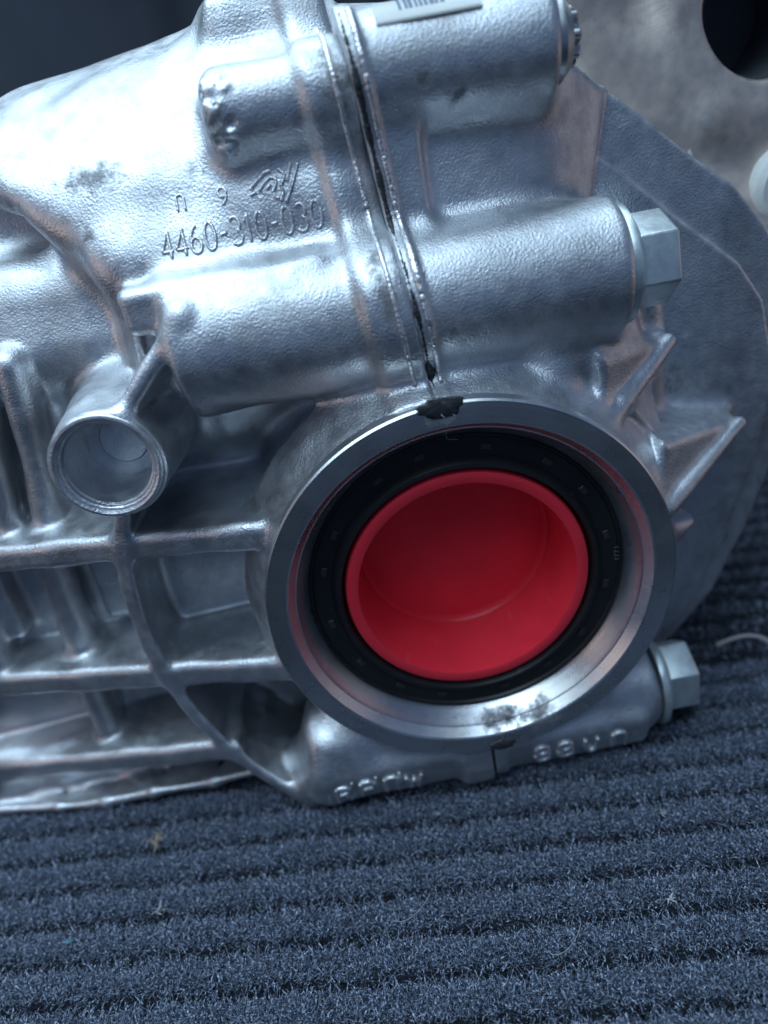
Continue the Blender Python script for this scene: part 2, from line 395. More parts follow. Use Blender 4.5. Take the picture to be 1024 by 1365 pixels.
def build_left():
    F = Field((-150, -2, -68.2), (0.5, 84, 138))
    yF = lambda x: 7.0+np.maximum(0, -46-x)*0.235          # fronts of the fins recede to the left
    # upper barrel carrying the cast number
    F.op(f_cyl('x', (73, 75.5), 44, 57.5, -108, 6, 27), (-108, 14, 16), (6, 84, 134), 0)
    # the barrel is cut away low on the left
    F.op(f_poly([(-170, 101), (-92, 100), (-82, 95), (-74, 87), (-61, 74), (-58, 30), (-170, 30)], -20, 56, 2), (-160, -5, 30), (-58, 56, 101), 9, 'cut')
    F.op(f_cyl('x', (27, 106.3), 8.6, 8.6, -37, 6, 4.5), (-38, 16, 95), (6, 38, 118), 5)
    # lower gear case: back wall with rounded shoulder
    F.op(f_box((-100, 72.5, 3), (62, 32, 66), 10), (-162, 40, -63), (-38, 102, 69), 12)
    F.op(f_box((-108, 62, 66), (44, 30, 17), 13, Matrix.Rotation(-0.25, 3, 'X').to_euler()), (-155, 28, 42), (-62, 96, 92), 9)
    F.op(f_box((-52, 48, 72), (15, 26, 16), 8), (-67, 22, 56), (-37, 74, 88), 8)
    shared(F)
    # upper boss shoulder and square web at its left end
    F.op(f_box((-40, 24, 74.5), (21, 12, 4.5), 2), (-61, 12, 70), (-19, 36, 79), 3)
    F.op(f_tri((-60.5, 16, 77.5), (-60.5, 32, 78), (-62.5, 22, 60), 1.3), (-66, 12, 56), (-56, 36, 80), 2.0)
    F.op(f_box((-19, 52, 126), (15, 9, 4.5), 4), (-36, 40, 115), (-4, 64, 133), 11)
    # tube boss with web up to the bolt boss
    F.op(f_cyl('y', (-71.3, 47.3), 11.9, 15.5, 3.2, 44, 1.0), (-87, 2, 32), (-56, 44, 63), 4)
    F.op(f_tri((-49, 9.5, 73), (-66, 6, 56), (-58, 34, 60), 1.9), (-70, 3, 52), (-50, 38, 78), 3)
    F.op(f_tri((-49, 9.5, 73), (-58, 34, 60), (-50, 28, 60), 2.2), (-62, 4, 55), (-47, 38, 78), 3)
    # pocket under the boss: lying cylinder and ledge
    F.op(f_cyl('x', (47, 45), 14, 14, -75, -46, 6), (-75, 33, 30), (-46, 60, 60), 4)
    F.op(f_box((-62, 44, 24), (11, 6, 3), 2, None), (-73, 38, 20), (-50, 50, 28), 4)
    # horizontal fins
    for zt, th, x1, sl in ((25.5, 6.8, -40, 0.012), (-13.0, 7.2, -38, 0.02), (-38.9, 6.6, -67, 0.10)):
        def fin(x, y, z, zt=zt, th=th, x1=x1, sl=sl):
            droop = zt+sl*(x+56)
            q = np.maximum(abs(z-droop+th/2)-th/2-0.10*np.maximum(0, y-yF(x)), 0*x-400)+2.1
            e = np.maximum(yF(x)-y, x-x1)*0.97+2.1
            return np.sqrt(np.maximum(q, 0)**2+np.maximum(e, 0)**2)+np.minimum(np.maximum(q, e), 0)-2.1
        F.op(fin, (-150, 5, zt-20), (x1, 50, zt+8), 2.0)
    # bottom rim lying near the carpet
    for a, b_, ra in (((-150, 28, -62), (-128, 24, -62), 1.0), ((-128, 24, -62), (-113, 22, -61.6), 1.0), ((-113, 22, -61.6), (-98, 20.6, -59.8), 1.0), ((-98, 20.6, -59.8), (-80, 19.6, -59.4), 0.9), ((-80, 19.6, -59.4), (-66, 18, -56.8), 0.9)):
        F.op(f_cap(a, b_, ra, ra), (a[0]-3, 10, -66), (b_[0]+3, 34, -50), 2.0)
        F.op(f_tri(a, b_, ((a[0]+b_[0])/2, 40, -60.5), 0.9), (a[0]-3, 10, -66), (b_[0]+3, 44, -50), 1.5)
        F.op(f_tri(((a[0]+b_[0])/2-8, 36, -61), ((a[0]+b_[0])/2+8, 36, -61), b_, 0.9), (a[0]-12, 10, -66), (b_[0]+12, 44, -50), 1.5)
    F.op(f_box((-108, 46, -54), (46, 16, 9.3), 4), (-154, 30, -63.4), (-62, 58, -44), 3)
    # arc rib concentric with the bore
    def arc(x, y, z):
        rr = np.sqrt(x*x+z*z); q = abs(rr-82)-1.5-0.06*np.maximum(0, y-8)+1.0
        ang = np.arctan2(z, -x)
        e = np.maximum(np.maximum(yF(x)-0.6-y, x+47), (z-38))+1.0
        return np.sqrt(np.maximum(q, 0)**2+np.maximum(e, 0)**2)+np.minimum(np.maximum(q, e), 0)-1.0
    F.op(arc, (-85, 5, -64), (-47, 48, 38), 2.6)
    # upright ribs in the pockets
    for xa, za, xb, zb, r in ((-94, 66, -100.5, 24, 3.0), (-103, 66, -111, 24, 2.4), (-104, 20, -106, -16, 3.4), (-108, -20, -108, -42, 3.2), (-128, 20, -130, -16, 3.2)):
        F.op(f_tri((xa, 30, za), (xb, 31, zb), ((xa+xb)/2, 52, (za+zb)/2), r), (min(xa, xb)-4, 26, zb-4), (max(xa, xb)+4, 54, za+4), 3)
        F.op(f_cap((xa, 34, za), (xb, 33, zb), r, r), (min(xa, xb)-5, 26, zb-5), (max(xa, xb)+5, 44, za+5), 3)
    # stepped back walls of the pockets
    F.op(f_box((-66, 39, 6), (20, 5, 18), 2, None), (-86, 33, -12), (-46, 46, 24), 2)
    F.op(f_box((-92, 40, 8), (6, 5, 16), 2, None), (-98, 34, -8), (-86, 46, 24), 2)
    F.op(f_box((-92, 39, -27), (9, 5, 6), 2, None), (-101, 33, -33), (-83, 46, -21), 2)
    F.op(f_box((-132, 38, 6), (12, 5, 14), 2, None), (-145, 32, -8), (-120, 44, 20), 2)
    # foot at the left end of the lower boss
    F.op(f_cap((-42, 14, -48), (-49, 9.5, -57), 8.2, 4.4), (-60, 3, -66), (-30, 24, -36), 8)
    F.op(f_cap((-44, 20, -50), (-58, 20, -59), 7, 3.0), (-66, 8, -66), (-34, 30, -40), 6)
    rr_ = np.random.default_rng(11)
    for _ in range(34):
        a = rr_.uniform(2.3, 4.2); xx = rr_.uniform(-36.6, -31); rad_ = rr_.uniform(0.35, 0.85)
        rb = 4.1+math.sqrt(max(0.0, 4.5**2-min(0.0, xx+32.5)**2))
        c_ = (xx, 27+rb*math.cos(a), 106.3+rb*math.sin(a))
        F.op(f_cap(c_, (c_[0]+rr_.normal(0, 0.6), c_[1], c_[2]+rr_.normal(0, 0.6)), rad_, rad_*0.7), tuple(q-3 for q in c_), tuple(q+3 for q in c_), 0.8, 'add' if rr_.random() < 0.5 else 'cut')
    lumps(F, 0.12, 3)
    joint_lip(F, True)
    # the tube's bore
    F.op(f_cyl('y', (-71.3, 47.3), 9.6, 8.6, -5, 26, 0.4), (-83, -5, 36), (-60, 26, 59), 0.6, 'cut', 3)
    # shallow frame for the lower letters
    finish(F, True)
    return F
def build_right():
    F = Field((-10.5, -2, -68.2), (104, 84, 138))
    F.op(f_cyl('x', (73, 74), 54, 48, -14, 38, 8), (-14, 18, 20), (38, 84, 131), 0)
    # flat recessed panel between the bosses
    def panel(x, y, z):
        e = np.maximum(np.maximum(x-46.5+(z-90)*-0.25, 70-z), np.maximum(z-111, (x-30)*0.55+(z-100)*0.83-9))+2
        f = 23.0+0.016*np.maximum(0, x-17)**2-y+2
        return np.sqrt(np.maximum(e, 0)**2+np.maximum(f, 0)**2)+np.minimum(np.maximum(e, f), 0)-2
    F.op(panel, (-11, 20, 68), (50, 60, 112), 4)
    F.op(f_cyl('x', (26, 108.6), 11.2, 10.7, -14, 32.5, 2), (-14, 14, 96), (33, 38, 121), 5)
    F.op(f_box((-2, 46, 91), (6.8, 27.5, 24), 2), (-9, 17, 66), (6, 72, 116), 3)
    shared(F)
    F.op(f_box((20, 50, 0), (40, 20, 62), 6), (-20, 30, -62), (60, 70, 62), 8)
    # cover plates
    P1 = [(40, 100), (48.5, 99), (66.4, 83.9), (79.1, 73.7), (87.7, 62.9), (95, 50), (99, 28), (95, 2.5), (87.5, -19.9), (77.5, -41.6), (65, -57), (40, -62), (20, -30), (20, 60)]
    F.op(f_poly(P1, 40.5, 58, 0.8), (20, 38, -62), (98, 60, 101), 2)
    P2 = [(36, 90), (43.8, 87.0), (62, 71), (79.1, 56.3), (86, 46), (90, 26), (85.5, 1), (78, -22), (69, -42), (58, -56), (40, -60), (20, -20), (20, 70)]
    F.op(f_poly(P2, 36.5, 52, 0.6), (20, 34, -60), (92, 54, 92), 1.0)
    # slope that joins the panel to the plate
    # triangular webs on the right of the neck
    F.op(f_poly([(35, 30), (57.5, 42.4), (57.5, 44), (36, 47.5)], -16.5, 42, 2.2, (0.76, 0)), (33, 6, 26), (62, 44, 52), 4.0)
    F.op(f_cap((35.5, 9.5, 31.8), (57.5, 27.4, 43.2), 2.4, 2.0), (30, 5, 26), (62, 32, 50), 1.6)
    F.op(f_poly([(48, 6.5), (76.5, 17.4), (76.5, 19), (49, 25)], -23.5, 42, 2.2, (0.68, 0)), (46, 6, 2), (80, 44, 28), 4.0)
    F.op(f_cap((49.4, 9, 8.6), (76.4, 28, 18.0), 2.3, 1.9), (44, 4, 4), (80, 32, 24), 1.6)
    F.op(f_poly([(47, -12), (64, -7), (64, -5.6), (47, 1)], -24, 42, 2.2, (0.75, 0)), (46, 6, -14), (68, 44, 4), 4.0)
    F.op(f_cap((28, 17, 47), (44, 27, 49), 5.5, 5.5), (20, 10, 38), (52, 36, 58), 7)
    F.op(f_tri((41, 14, 36), (52, 20, 22), (54, 36, 40), 1.0), (38, 9, 18), (58, 42, 44), 2)
    lumps(F, 0.10, 5)
    joint_lip(F, False)
    finish(F, False)
    return F
def build_rear():
    F = Field((22, 50, 44), (150, 128, 156))
    F.op(f_box((84, 96, 96), (60, 24, 60), 10, Matrix.Rotation(-0.42, 3, 'X').to_euler()), (22, 40, 40), (150, 130, 150), 0)
    F.op(f_cyl('y', (98, 110), 26, 30, 64, 110, 5), (66, 60, 76), (130, 110, 148), 22)
    F.op(f_cap((52, 74, 124), (68, 76, 88), 10, 7), (36, 56, 74), (86, 92, 140), 16)
    F.op(f_cap((84, 66, 86), (96, 74, 70), 5, 6), (76, 56, 62), (106, 84, 94), 6)
    F.op(f_cyl('y', (98, 110), 16, 16, 50, 100, 1), (80, 52, 92), (116, 100, 128), 1.5, 'cut')
    lumps(F, 0.12, 9)
    x, y, z = F.grid((slice(None),)*3)
    e = np.maximum(np.maximum(F.lo[0]+1.2-x, x-(F.ax[0][-1]-1.2)), np.maximum(np.maximum(F.lo[1]+1.2-y, y-(F.ax[1][-1]-1.2)), np.maximum(F.lo[2]+1.2-z, z-(F.ax[2][-1]-1.2))))
    F.d = np.maximum(F.d, e.astype(np.float32))
    return F

def trilin(F, p):
    q = (p-F.lo)/H; i = np.clip(np.floor(q).astype(int), 0, F.n-2); t = q-i; d = F.d
    out = 0
    for a in (0, 1):
        for b in (0, 1):
            for c in (0, 1):
                out = out+(t[:, 0] if a else 1-t[:, 0])*(t[:, 1] if b else 1-t[:, 1])*(t[:, 2] if c else 1-t[:, 2])*d[i[:, 0]+a, i[:, 1]+b, i[:, 2]+c]
    return out
def grad(F, p, e=0.6):
    g = np.stack([trilin(F, p+np.eye(3)[k]*e)-trilin(F, p-np.eye(3)[k]*e) for k in range(3)], 1)
    return g/(np.linalg.norm(g, axis=1)[:, None]+1e-9)
def surface_nets(F):
    d = F.d; s = d < 0
    c = np.zeros(F.n-1, np.uint8)
    offs = [(a, b, e) for a in (0, 1) for b in (0, 1) for e in (0, 1)]
    n0, n1, n2 = F.n
    for a, b, e in offs: c += s[a:n0-1+a, b:n1-1+b, e:n2-1+e]
    ids = np.argwhere((c > 0) & (c < 8))
    lut = np.full(F.n-1, -1, np.int32); lut[tuple(ids.T)] = np.arange(len(ids))
    V = {o: d[ids[:, 0]+o[0], ids[:, 1]+o[1], ids[:, 2]+o[2]] for o in offs}
    acc = np.zeros((len(ids), 3)); cnt = np.zeros(len(ids))
    for o in offs:
        for ax in range(3):
            if o[ax]: continue
            q = list(o); q[ax] = 1; q = tuple(q)
            va, vb = V[o], V[q]; mk = (va < 0) != (vb < 0)
            t = np.where(mk, va/np.where(mk, va-vb, 1), 0)
            for k in range(3):
                acc[:, k] += mk*(o[k]+(t if k == ax else 0))
            cnt += mk
    v = F.lo+H*(ids+acc/cnt[:, None])
    Q = []
    for ax in range(3):
        sh = [slice(None)]*3; sh2 = [slice(None)]*3
        sh[ax] = slice(0, -1); sh2[ax] = slice(1, None)
        A, B = s[tuple(sh)], s[tuple(sh2)]
        e = np.argwhere(A != B)
        u, w_ = (ax+1) % 3, (ax+2) % 3
        ok = (e[:, u] > 0) & (e[:, w_] > 0) & (e[:, u] < F.n[u]-1) & (e[:, w_] < F.n[w_]-1); e = e[ok]
        ins = A[tuple(e.T)]
        def cell(du, dw):
            q = e.copy(); q[:, u] += du; q[:, w_] += dw; return lut[tuple(q.T)]
        q = np.stack([cell(-1, -1), cell(0, -1), cell(0, 0), cell(-1, 0)], 1)
        q[~ins] = q[~ins][:, ::-1]
        Q.append(q)
    Q = np.concatenate(Q); Q = Q[(Q >= 0).all(1)]
    # settle the vertices on the surface
    for _ in range(2):
        g = grad(F, v, 0.4); f = np.clip(trilin(F, v), -0.4, 0.4)
        v = v-g*f[:, None]*0.8
    return v, Q
def hit(F, x, z, y0=-1.5):
    """first surface along +y at (x, z), mm; returns points and normals"""
    x = np.asarray(x, float); z = np.asarray(z, float)
    ys = np.arange(max(y0, F.lo[1]), F.ax[1][-1], H*0.5)
    P = np.stack([np.repeat(x, len(ys)), np.tile(ys, len(x)), np.repeat(z, len(ys))], 1)
    D = trilin(F, P).reshape(len(x), len(ys)); neg = D < 0
    i = np.clip(neg.argmax(1), 1, None); r = np.arange(len(x))
    a, b = D[r, i-1], D[r, i]; t = np.clip(a/(a-b+1e-9), 0, 1)
    y = ys[i-1]+t*H*0.5
    p = np.stack([x, y, z], 1)
    return p, grad(F, p, 1.0)

# ------------------------------------------------------------------ the carpet and what lies behind
RIB_TH = -0.105; RIB_S = 10.0; RIB_PH = 1.72
def rib_coord(x, y): return (-math.sin(RIB_TH)*x+math.cos(RIB_TH)*y)/RIB_S+RIB_PH
def carpet_h(x, y):
    u = rib_coord(x, y); c = np.abs(np.cos(math.pi*(u-0.5)))        # 0 in the groove (integer u)
    t = np.clip(np.abs(np.sin(math.pi*u))/0.72, 0, 1)
    return GROUND-6.2+4.6*t*t*(3-2*t)+0.25*np.sin(x*0.21+1.3*np.sin(y*0.13))
mt, nt, b = new_mat('ribbed_carpet')
co = N(nt, 'ShaderNodeTexCoord').outputs['Object']
n1 = noise(nt, co, 900, 4, 0.7)
nt.links.new(ramp(nt, n1.outputs[0], [(0.3, (0.010, 0.013, 0.019)), (0.7, (0.040, 0.046, 0.058))]).outputs[0], b.inputs['Base Color'])
b.inputs['Roughness'].default_value = 0.95; b.inputs['Specular IOR Level'].default_value = 0.1
bp = N(nt, 'ShaderNodeBump'); bp.inputs['Strength'].default_value = 1.0; bp.inputs['Distance'].default_value = 0.001
nt.links.new(n1.outputs[0], bp.inputs['Height']); nt.links.new(bp.outputs[0], b.inputs['Normal'])
M_CARPET = mt
xs = np.concatenate([np.linspace(-900, -260, 40), np.linspace(-250, 300, 180), np.linspace(310, 900, 40)])
u = np.arange(-420, 520, 0.9)
XX, UU = np.meshgrid(xs, u, indexing='ij')
YY = UU
v = np.stack([XX, YY, carpet_h(XX, YY)], 2).reshape(-1, 3)
nx, nu = XX.shape
ii, jj = np.meshgrid(np.arange(nx-1), np.arange(nu-1), indexing='ij'); k0 = (ii*nu+jj).ravel()
tag(mesh_obj('carpet', v, np.stack([k0, k0+nu, k0+nu+1, k0+1], 1), M_CARPET), 'dark navy ribbed carpet floor under the gearbox', kind='structure')

mt, nt, b = new_mat('carpet_fibre')
co = N(nt, 'ShaderNodeTexCoord').outputs['Object']
n1 = noise(nt, co, 1600, 2, 0.6)
nt.links.new(ramp(nt, n1.outputs[0], [(0.32, (0.016, 0.022, 0.038)), (0.5, (0.076, 0.101, 0.155)), (0.68, (0.50, 0.58, 0.73))]).outputs[0], b.inputs['Base Color'])
b.inputs['Roughness'].default_value = 0.6; b.inputs['Specular IOR Level'].default_value = 0.35
M_FIBRE = mt
def fibres(n, x0, x1, y0, y1, L, wd, keep):
    x = rng.uniform(x0, x1, n); y = rng.uniform(y0, y1, n)
    k = keep(x, y); x, y = x[k], y[k]; n = len(x)
    u = rib_coord(x, y); fr = u-np.floor(u)
    g = np.sin(math.pi*fr)
    k = rng.uniform(0, 1, n) < np.clip((g-0.30)/0.32, 0.01, 1); x, y, g, fr = x[k], y[k], g[k], fr[k]; n = len(x)
    z = carpet_h(x, y)-0.2
    ln = L*(0.35+0.65*g)*rng.lognormal(0, 0.28, n)
    clump = np.sin(x*0.9+2*np.sin(y*0.7))*0.9+np.sin(y*1.3+x*0.35)*0.8
    az = rng.uniform(0, 2*math.pi, n)*0.75+clump
    lean = rng.uniform(0.15, 0.95, n)
    dx, dy = np.cos(az)*lean, np.sin(az)*lean+(fr-0.5)*0.7
    dz = np.sqrt(np.maximum(0.12, 1-lean**2))
    az2 = az+rng.normal(0, 1.3, n)
    P0 = np.stack([x, y, z], 1); D = np.stack([dx, dy, dz], 1); D2 = np.stack([np.cos(az2), np.sin(az2), rng.uniform(-0.3, 0.5, n)], 1)
    ca, sa = np.cos(az2), np.sin(az2); c2 = rng.uniform(0.6, 2.2, n)*np.where(rng.random(n) < 0.5, -1, 1)
    D3 = np.stack([np.cos(az2+c2), np.sin(az2+c2), rng.uniform(-0.9, 0.2, n)], 1)
    l_ = ln[:, None]
    p1 = P0+D*l_*0.35; p2 = p1+(D*0.6+D2*0.6)*l_*0.28; p3 = p2+(D2*0.9+D*0.15)*l_*0.26; p4 = p3+D3*l_*0.24
    pts = [P0, p1, p2, p3, p4]
    side = np.stack([np.cos(az+1.57+rng.normal(0, .6, n)), np.sin(az+1.57)*0.6, rng.normal(0, .25, n)], 1)
    ww = wd*rng.lognormal(0, 0.35, n)[:, None]
    V = np.stack([q for pt, f_ in zip(pts, (1, 1, 0.95, 0.8, 0.4)) for q in (pt-side*ww*f_, pt+side*ww*f_)], 1).reshape(-1, 3)
    o = (np.arange(n)*10)[:, None]
    Q = np.concatenate([o+np.array([2*k, 2*k+1, 2*k+3, 2*k+2]) for k in range(4)])
    return V, Q
A1 = fibres(200000, -165, 125, -82, 30, 3.3, 0.095, lambda x, y: (y < 34) & (y > -95) & ~((y > 12) & (np.abs(x) < 60)) & (x+0.25*y < 115) & ((x > -30) | (y > -62)) & ((x < 0) | (y > -78)))
A2 = fibres(60000, 30, 260, 20, 240, 2.4, 0.13, lambda x, y: (x > 45+0.55*(y-30)) & (x < 110+0.75*(y-20)))
V = np.concatenate([A1[0], A2[0]]); Q = np.concatenate([A1[1], A2[1]+len(A1[0])])
tag(mesh_obj('carpet_pile', V, Q, M_FIBRE), 'short fuzzy navy fibres standing on the carpet ribs', 'carpet pile', kind='stuff')

# dark cloth hanging behind
xs = np.linspace(-520, 520, 340); zs = np.linspace(GROUND-4, 460, 60)
XX, ZZ = np.meshgrid(xs, zs, indexing='ij')
YY = 330+7*np.sin(XX*0.16+0.6*np.sin(ZZ*0.013))*np.clip((XX+95)/40, 0, 1)*np.clip((60-XX)/40, 0, 1)+14*np.sin(XX*0.023+1)+10*np.sin(ZZ*0.02+XX*0.01)
v = np.stack([XX, YY, ZZ], 2).reshape(-1, 3); nx, nu = XX.shape
v = np.concatenate([v, v+np.array([0, 4, 0])])
ii, jj = np.meshgrid(np.arange(nx-1), np.arange(nu-1), indexing='ij'); k0 = (ii*nu+jj).ravel(); M0 = nx*nu
tag(mesh_obj('backdrop_cloth', v, np.concatenate([np.stack([k0, k0+nu, k0+nu+1, k0+1], 1), np.stack([k0, k0+1, k0+nu+1, k0+nu], 1)+M0]), M_CLOTH),
    'dark navy folded fabric hanging behind the gearbox', 'cloth')

# ------------------------------------------------------------------ the gearbox
gear = bpy.data.objects.new('gearbox', None); COL.objects.link(gear); gear.location = (0, 0.03, GROUND*MM)
tag(gear, 'cast aluminium gearbox housing with a round machined bore lying on ribbed carpet', 'gearbox')
bpy.context.view_layer.update()
GI = gear.matrix_world.inverted()
def adopt(o):
    o.parent = gear; o.matrix_parent_inverse = GI; return o
FL = build_left(); v, q = surface_nets(FL)
adopt(tag(mesh_obj('casing_half', v, q, M_CAST_L), 'left casing half with fins, tube boss and cast number'))
FR = build_right(); v, q = surface_nets(FR)
adopt(tag(mesh_obj('casing_half', v, q, M_CAST_R), 'right casing half with flat cover plate and triangular webs'))
FB = build_rear(); v, q = surface_nets(FB)
adopt(tag(mesh_obj('rear_housing', v, q, M_CAST_B), 'brownish blurred rear housing with a large dark opening'))
adopt(lathe('opening_liner', [(15.4, 65.5), (16.4, 66), (16.4, 99), (0.01, 99), (0.01, 98.5), (15.4, 98.5)], M_HOLE, center=(98, 0, 110), n=64))

# machined ring: flat face, chamfer with a turned step, bore
adopt(lathe('flange_ring', [(48.0, 0.5), (47.6, 0.0), (43.2, 0.0), (42.7, 0.25), (41.2, 2.6), (40.9, 2.75), (40.6, 3.4), (38.3, 7.2), (38.1, 8.0), (38.1, 20), (44, 20), (44, 6), (47.0, 5), (48.0, 4.2)], M_MACH, n=256, sharp=12))
seal = adopt(lathe('oil_seal', [(38.0, 7.9), (37.3, 7.3), (36.9, 7.9), (32.8, 8.1), (32.3, 6.6), (31.5, 5.6), (30.6, 5.5), (30.2, 6.4), (30.0, 9.5), (29.4, 14), (30, 18), (38.0, 18)], M_RUBBER, n=256, sharp=25))
for k in range(16):
    a = 2*math.pi*(k+0.35)/16+rng.normal(0, 0.03)
    c = Vector((34.6*math.cos(a), 7.9, 34.6*math.sin(a)))*MM
    bm = bmesh.new(); bmesh.ops.create_cube(bm, size=1)
    bmesh.ops.scale(bm, verts=bm.verts, vec=(2.3*MM, 0.5*MM, 1.4*MM)); bmesh.ops.bevel(bm, geom=bm.edges[:], offset=0.12*MM, segments=1, affect='EDGES')
    bmesh.ops.transform(bm, matrix=Matrix.Translation(c) @ Matrix.Rotation(-a+math.pi/2, 4, 'Y'), verts=bm.verts)
    o = bm_obj('nub', bm, M_NUB); o.parent = seal; 

# hex flange bolts and the splined bolt
def hex_prism(name, x0, x1, cy, cz, af, mat, parent, rot=0.2, n=6, cham=1.0):
    bm = bmesh.new(); R = af/2/math.cos(math.pi/n)
    rings = []
    for xx, rr in ((x0, R), (x1-cham*0.45, R), (x1, R-cham)):
        rings.append([bm.verts.new(((xx)*MM, (cy+rr*math.cos(rot+2*math.pi*k/n))*MM, (cz+rr*math.sin(rot+2*math.pi*k/n))*MM)) for k in range(n)])
    for a, b_ in zip(rings, rings[1:]):
        for k in range(n): bm.faces.new((a[k], a[(k+1) % n], b_[(k+1) % n], b_[k]))
    bm.faces.new(rings[-1]); bm.faces.new(rings[0][::-1])
    bmesh.ops.recalc_face_normals(bm, faces=bm.faces)
    bmesh.ops.bevel(bm, geom=bm.edges[:], offset=0.45*MM, segments=3, affect='EDGES', profile=0.6)
    o = bm_obj(name, bm, mat, parent, smooth=True); o.data.set_sharp_from_angle(angle=math.radians(40))
    return o
def hex_bolt(x, cy, cz, label, rot, s=1.0, spline=False):
    fl = adopt(lathe('bolt', [(0.01, 0), (12.6*s, 0), (12.8*s, 0.5), (12.7*s, 1.6), (11.6*s, 2.3), (9.8*s, 3.4), (0.01, 3.4)], M_ZINC if not spline else M_STEEL, axis='x', center=(x, cy, cz), n=64))
    tag(fl, label)
    if not spline:
        hex_prism('bolt_head', x+3.0*s, x+11.5*s, cy, cz, 17.5*s, M_ZINC, fl, rot)
    else:
        bm = bmesh.new(); n = 96; rings = []
        for xx, sc_ in ((x+2.8*s, 1), (x+7.6*s, 1), (x+8.4*s, 0.9)):
            rings.append([bm.verts.new((xx*MM, (cy+sc_*(7.6+1.0*math.cos(8*2*math.pi*k/n))*s*math.cos(2*math.pi*k/n))*MM, (cz+sc_*(7.6+1.0*math.cos(8*2*math.pi*k/n))*s*math.sin(2*math.pi*k/n))*MM)) for k in range(n)])
        for a, b_ in zip(rings, rings[1:]):
            for k in range(n): bm.faces.new((a[k], a[(k+1) % n], b_[(k+1) % n], b_[k]))
        bm.faces.new(rings[-1]); bmesh.ops.recalc_face_normals(bm, faces=bm.faces)
        o = bm_obj('bolt_head', bm, M_STEEL, fl, True); o.data.set_sharp_from_angle(angle=math.radians(35))
    return fl
hex_bolt(42.2, 20, 64.5, 'pale zinc hex flange bolt in the long upper boss', 0.35)
hex_bolt(47.7, 17.5, -50, 'pale zinc hex flange bolt low beside the bore', 0.45, 1.0)
hex_bolt(32.7, 26, 108.6, 'grey splined bolt in the top boss', 0.0, 0.62, True)

# bush in the tube boss
adopt(lathe('tube_rim', [(11.6, 3.4), (11.2, 2.7), (10.7, 2.6), (10.2, 2.9), (9.7, 4.2), (8.9, 4.6), (8.75, 6.0), (8.5, 25), (9.6, 25.4), (9.9, 6), (11.4, 6)], M_CAST_L, center=(-71.3, 0, 47.3), n=96, sharp=35))
adopt(lathe('tube_floor', [(0.01, 19), (5.2, 19), (5.6, 19.4), (8.6, 19.4), (8.6, 22), (0.01, 22)], M_CAST_L, center=(-71.3, 0, 47.3), n=64, sharp=35))

# ---- casting joint: flash edges and sealant
def seam_path(z0, z1, dx, F, n, lift=0.0, jit=0.0):
    z = np.linspace(z0, z1, n); x = xs_of(z)+dx
    p, nr = hit(F, x, z)
    p = p+nr*lift
    if jit: p += rng.normal(0, jit, p.shape)
    return p
p = seam_path(50.5, 119, -3.1, FL, 260, 0.22, 0.035)
adopt(tag(tube('flash_edge', p, 0.56*(0.6+0.8*np.convolve(rng.random(268), np.ones(9)/9, 'valid')), M_EDGE, n=6), 'thin bright ragged casting edge left of the joint'))
p = seam_path(50.0, 119, 2.6, FR, 260, 0.22, 0.04)
rr = 0.72*(0.6+0.8*np.convolve(rng.random(268), np.ones(9)/9, 'valid')); rr[70:115] += 0.5*np.hanning(45)
adopt(tag(tube('flash_edge', p, rr, M_EDGE, n=6), 'thin bright ragged casting edge right of the joint'))
p = seam_path(49.5, 119, 0.75, FR, 220, -0.25, 0.05)
z_ = p[:, 2]
rr = 0.34+0.14*np.sin(z_*0.31)+0.12*np.sin(z_*0.77+1)+0.12*rng.random(220)+1.0*np.exp(-((z_-52.5)/2.0)**2)+0.30*np.exp(-((z_-98)/12)**2)
rr[:8] *= np.linspace(0.2, 1, 8)
adopt(tag(tube('sealant_bead', p, np.clip(rr, 0.25, 2.2), M_SEALANT, n=10), 'dark squeezed-out sealant along the casing joint'))
# sealant smear where the joint meets the ring, top and bottom
for (cx, cz, sx, sz, sd) in ((-1.5, 47.2, 4.6, 2.3, 2), (2.2, -46.6, 3.4, 1.6, 4)):
    r_ = np.random.default_rng(sd); n = 40
    bm = bmesh.new(); bmesh.ops.create_icosphere(bm, subdivisions=3, radius=1)
    for vv in bm.verts:
        k = 1+0.12*math.sin(7*vv.co.x+3*vv.co.z)+0.10*math.sin(13*vv.co.z+9*vv.co.x)+r_.normal(0, 0.05)
        vv.co = Vector(((cx+vv.co.x*sx*k)*MM, (-0.05+vv.co.y*0.45*k)*MM, (cz+vv.co.z*sz*k)*MM))
    adopt(bm_obj('sealant_smear', bm, M_SEALANT, smooth=True))

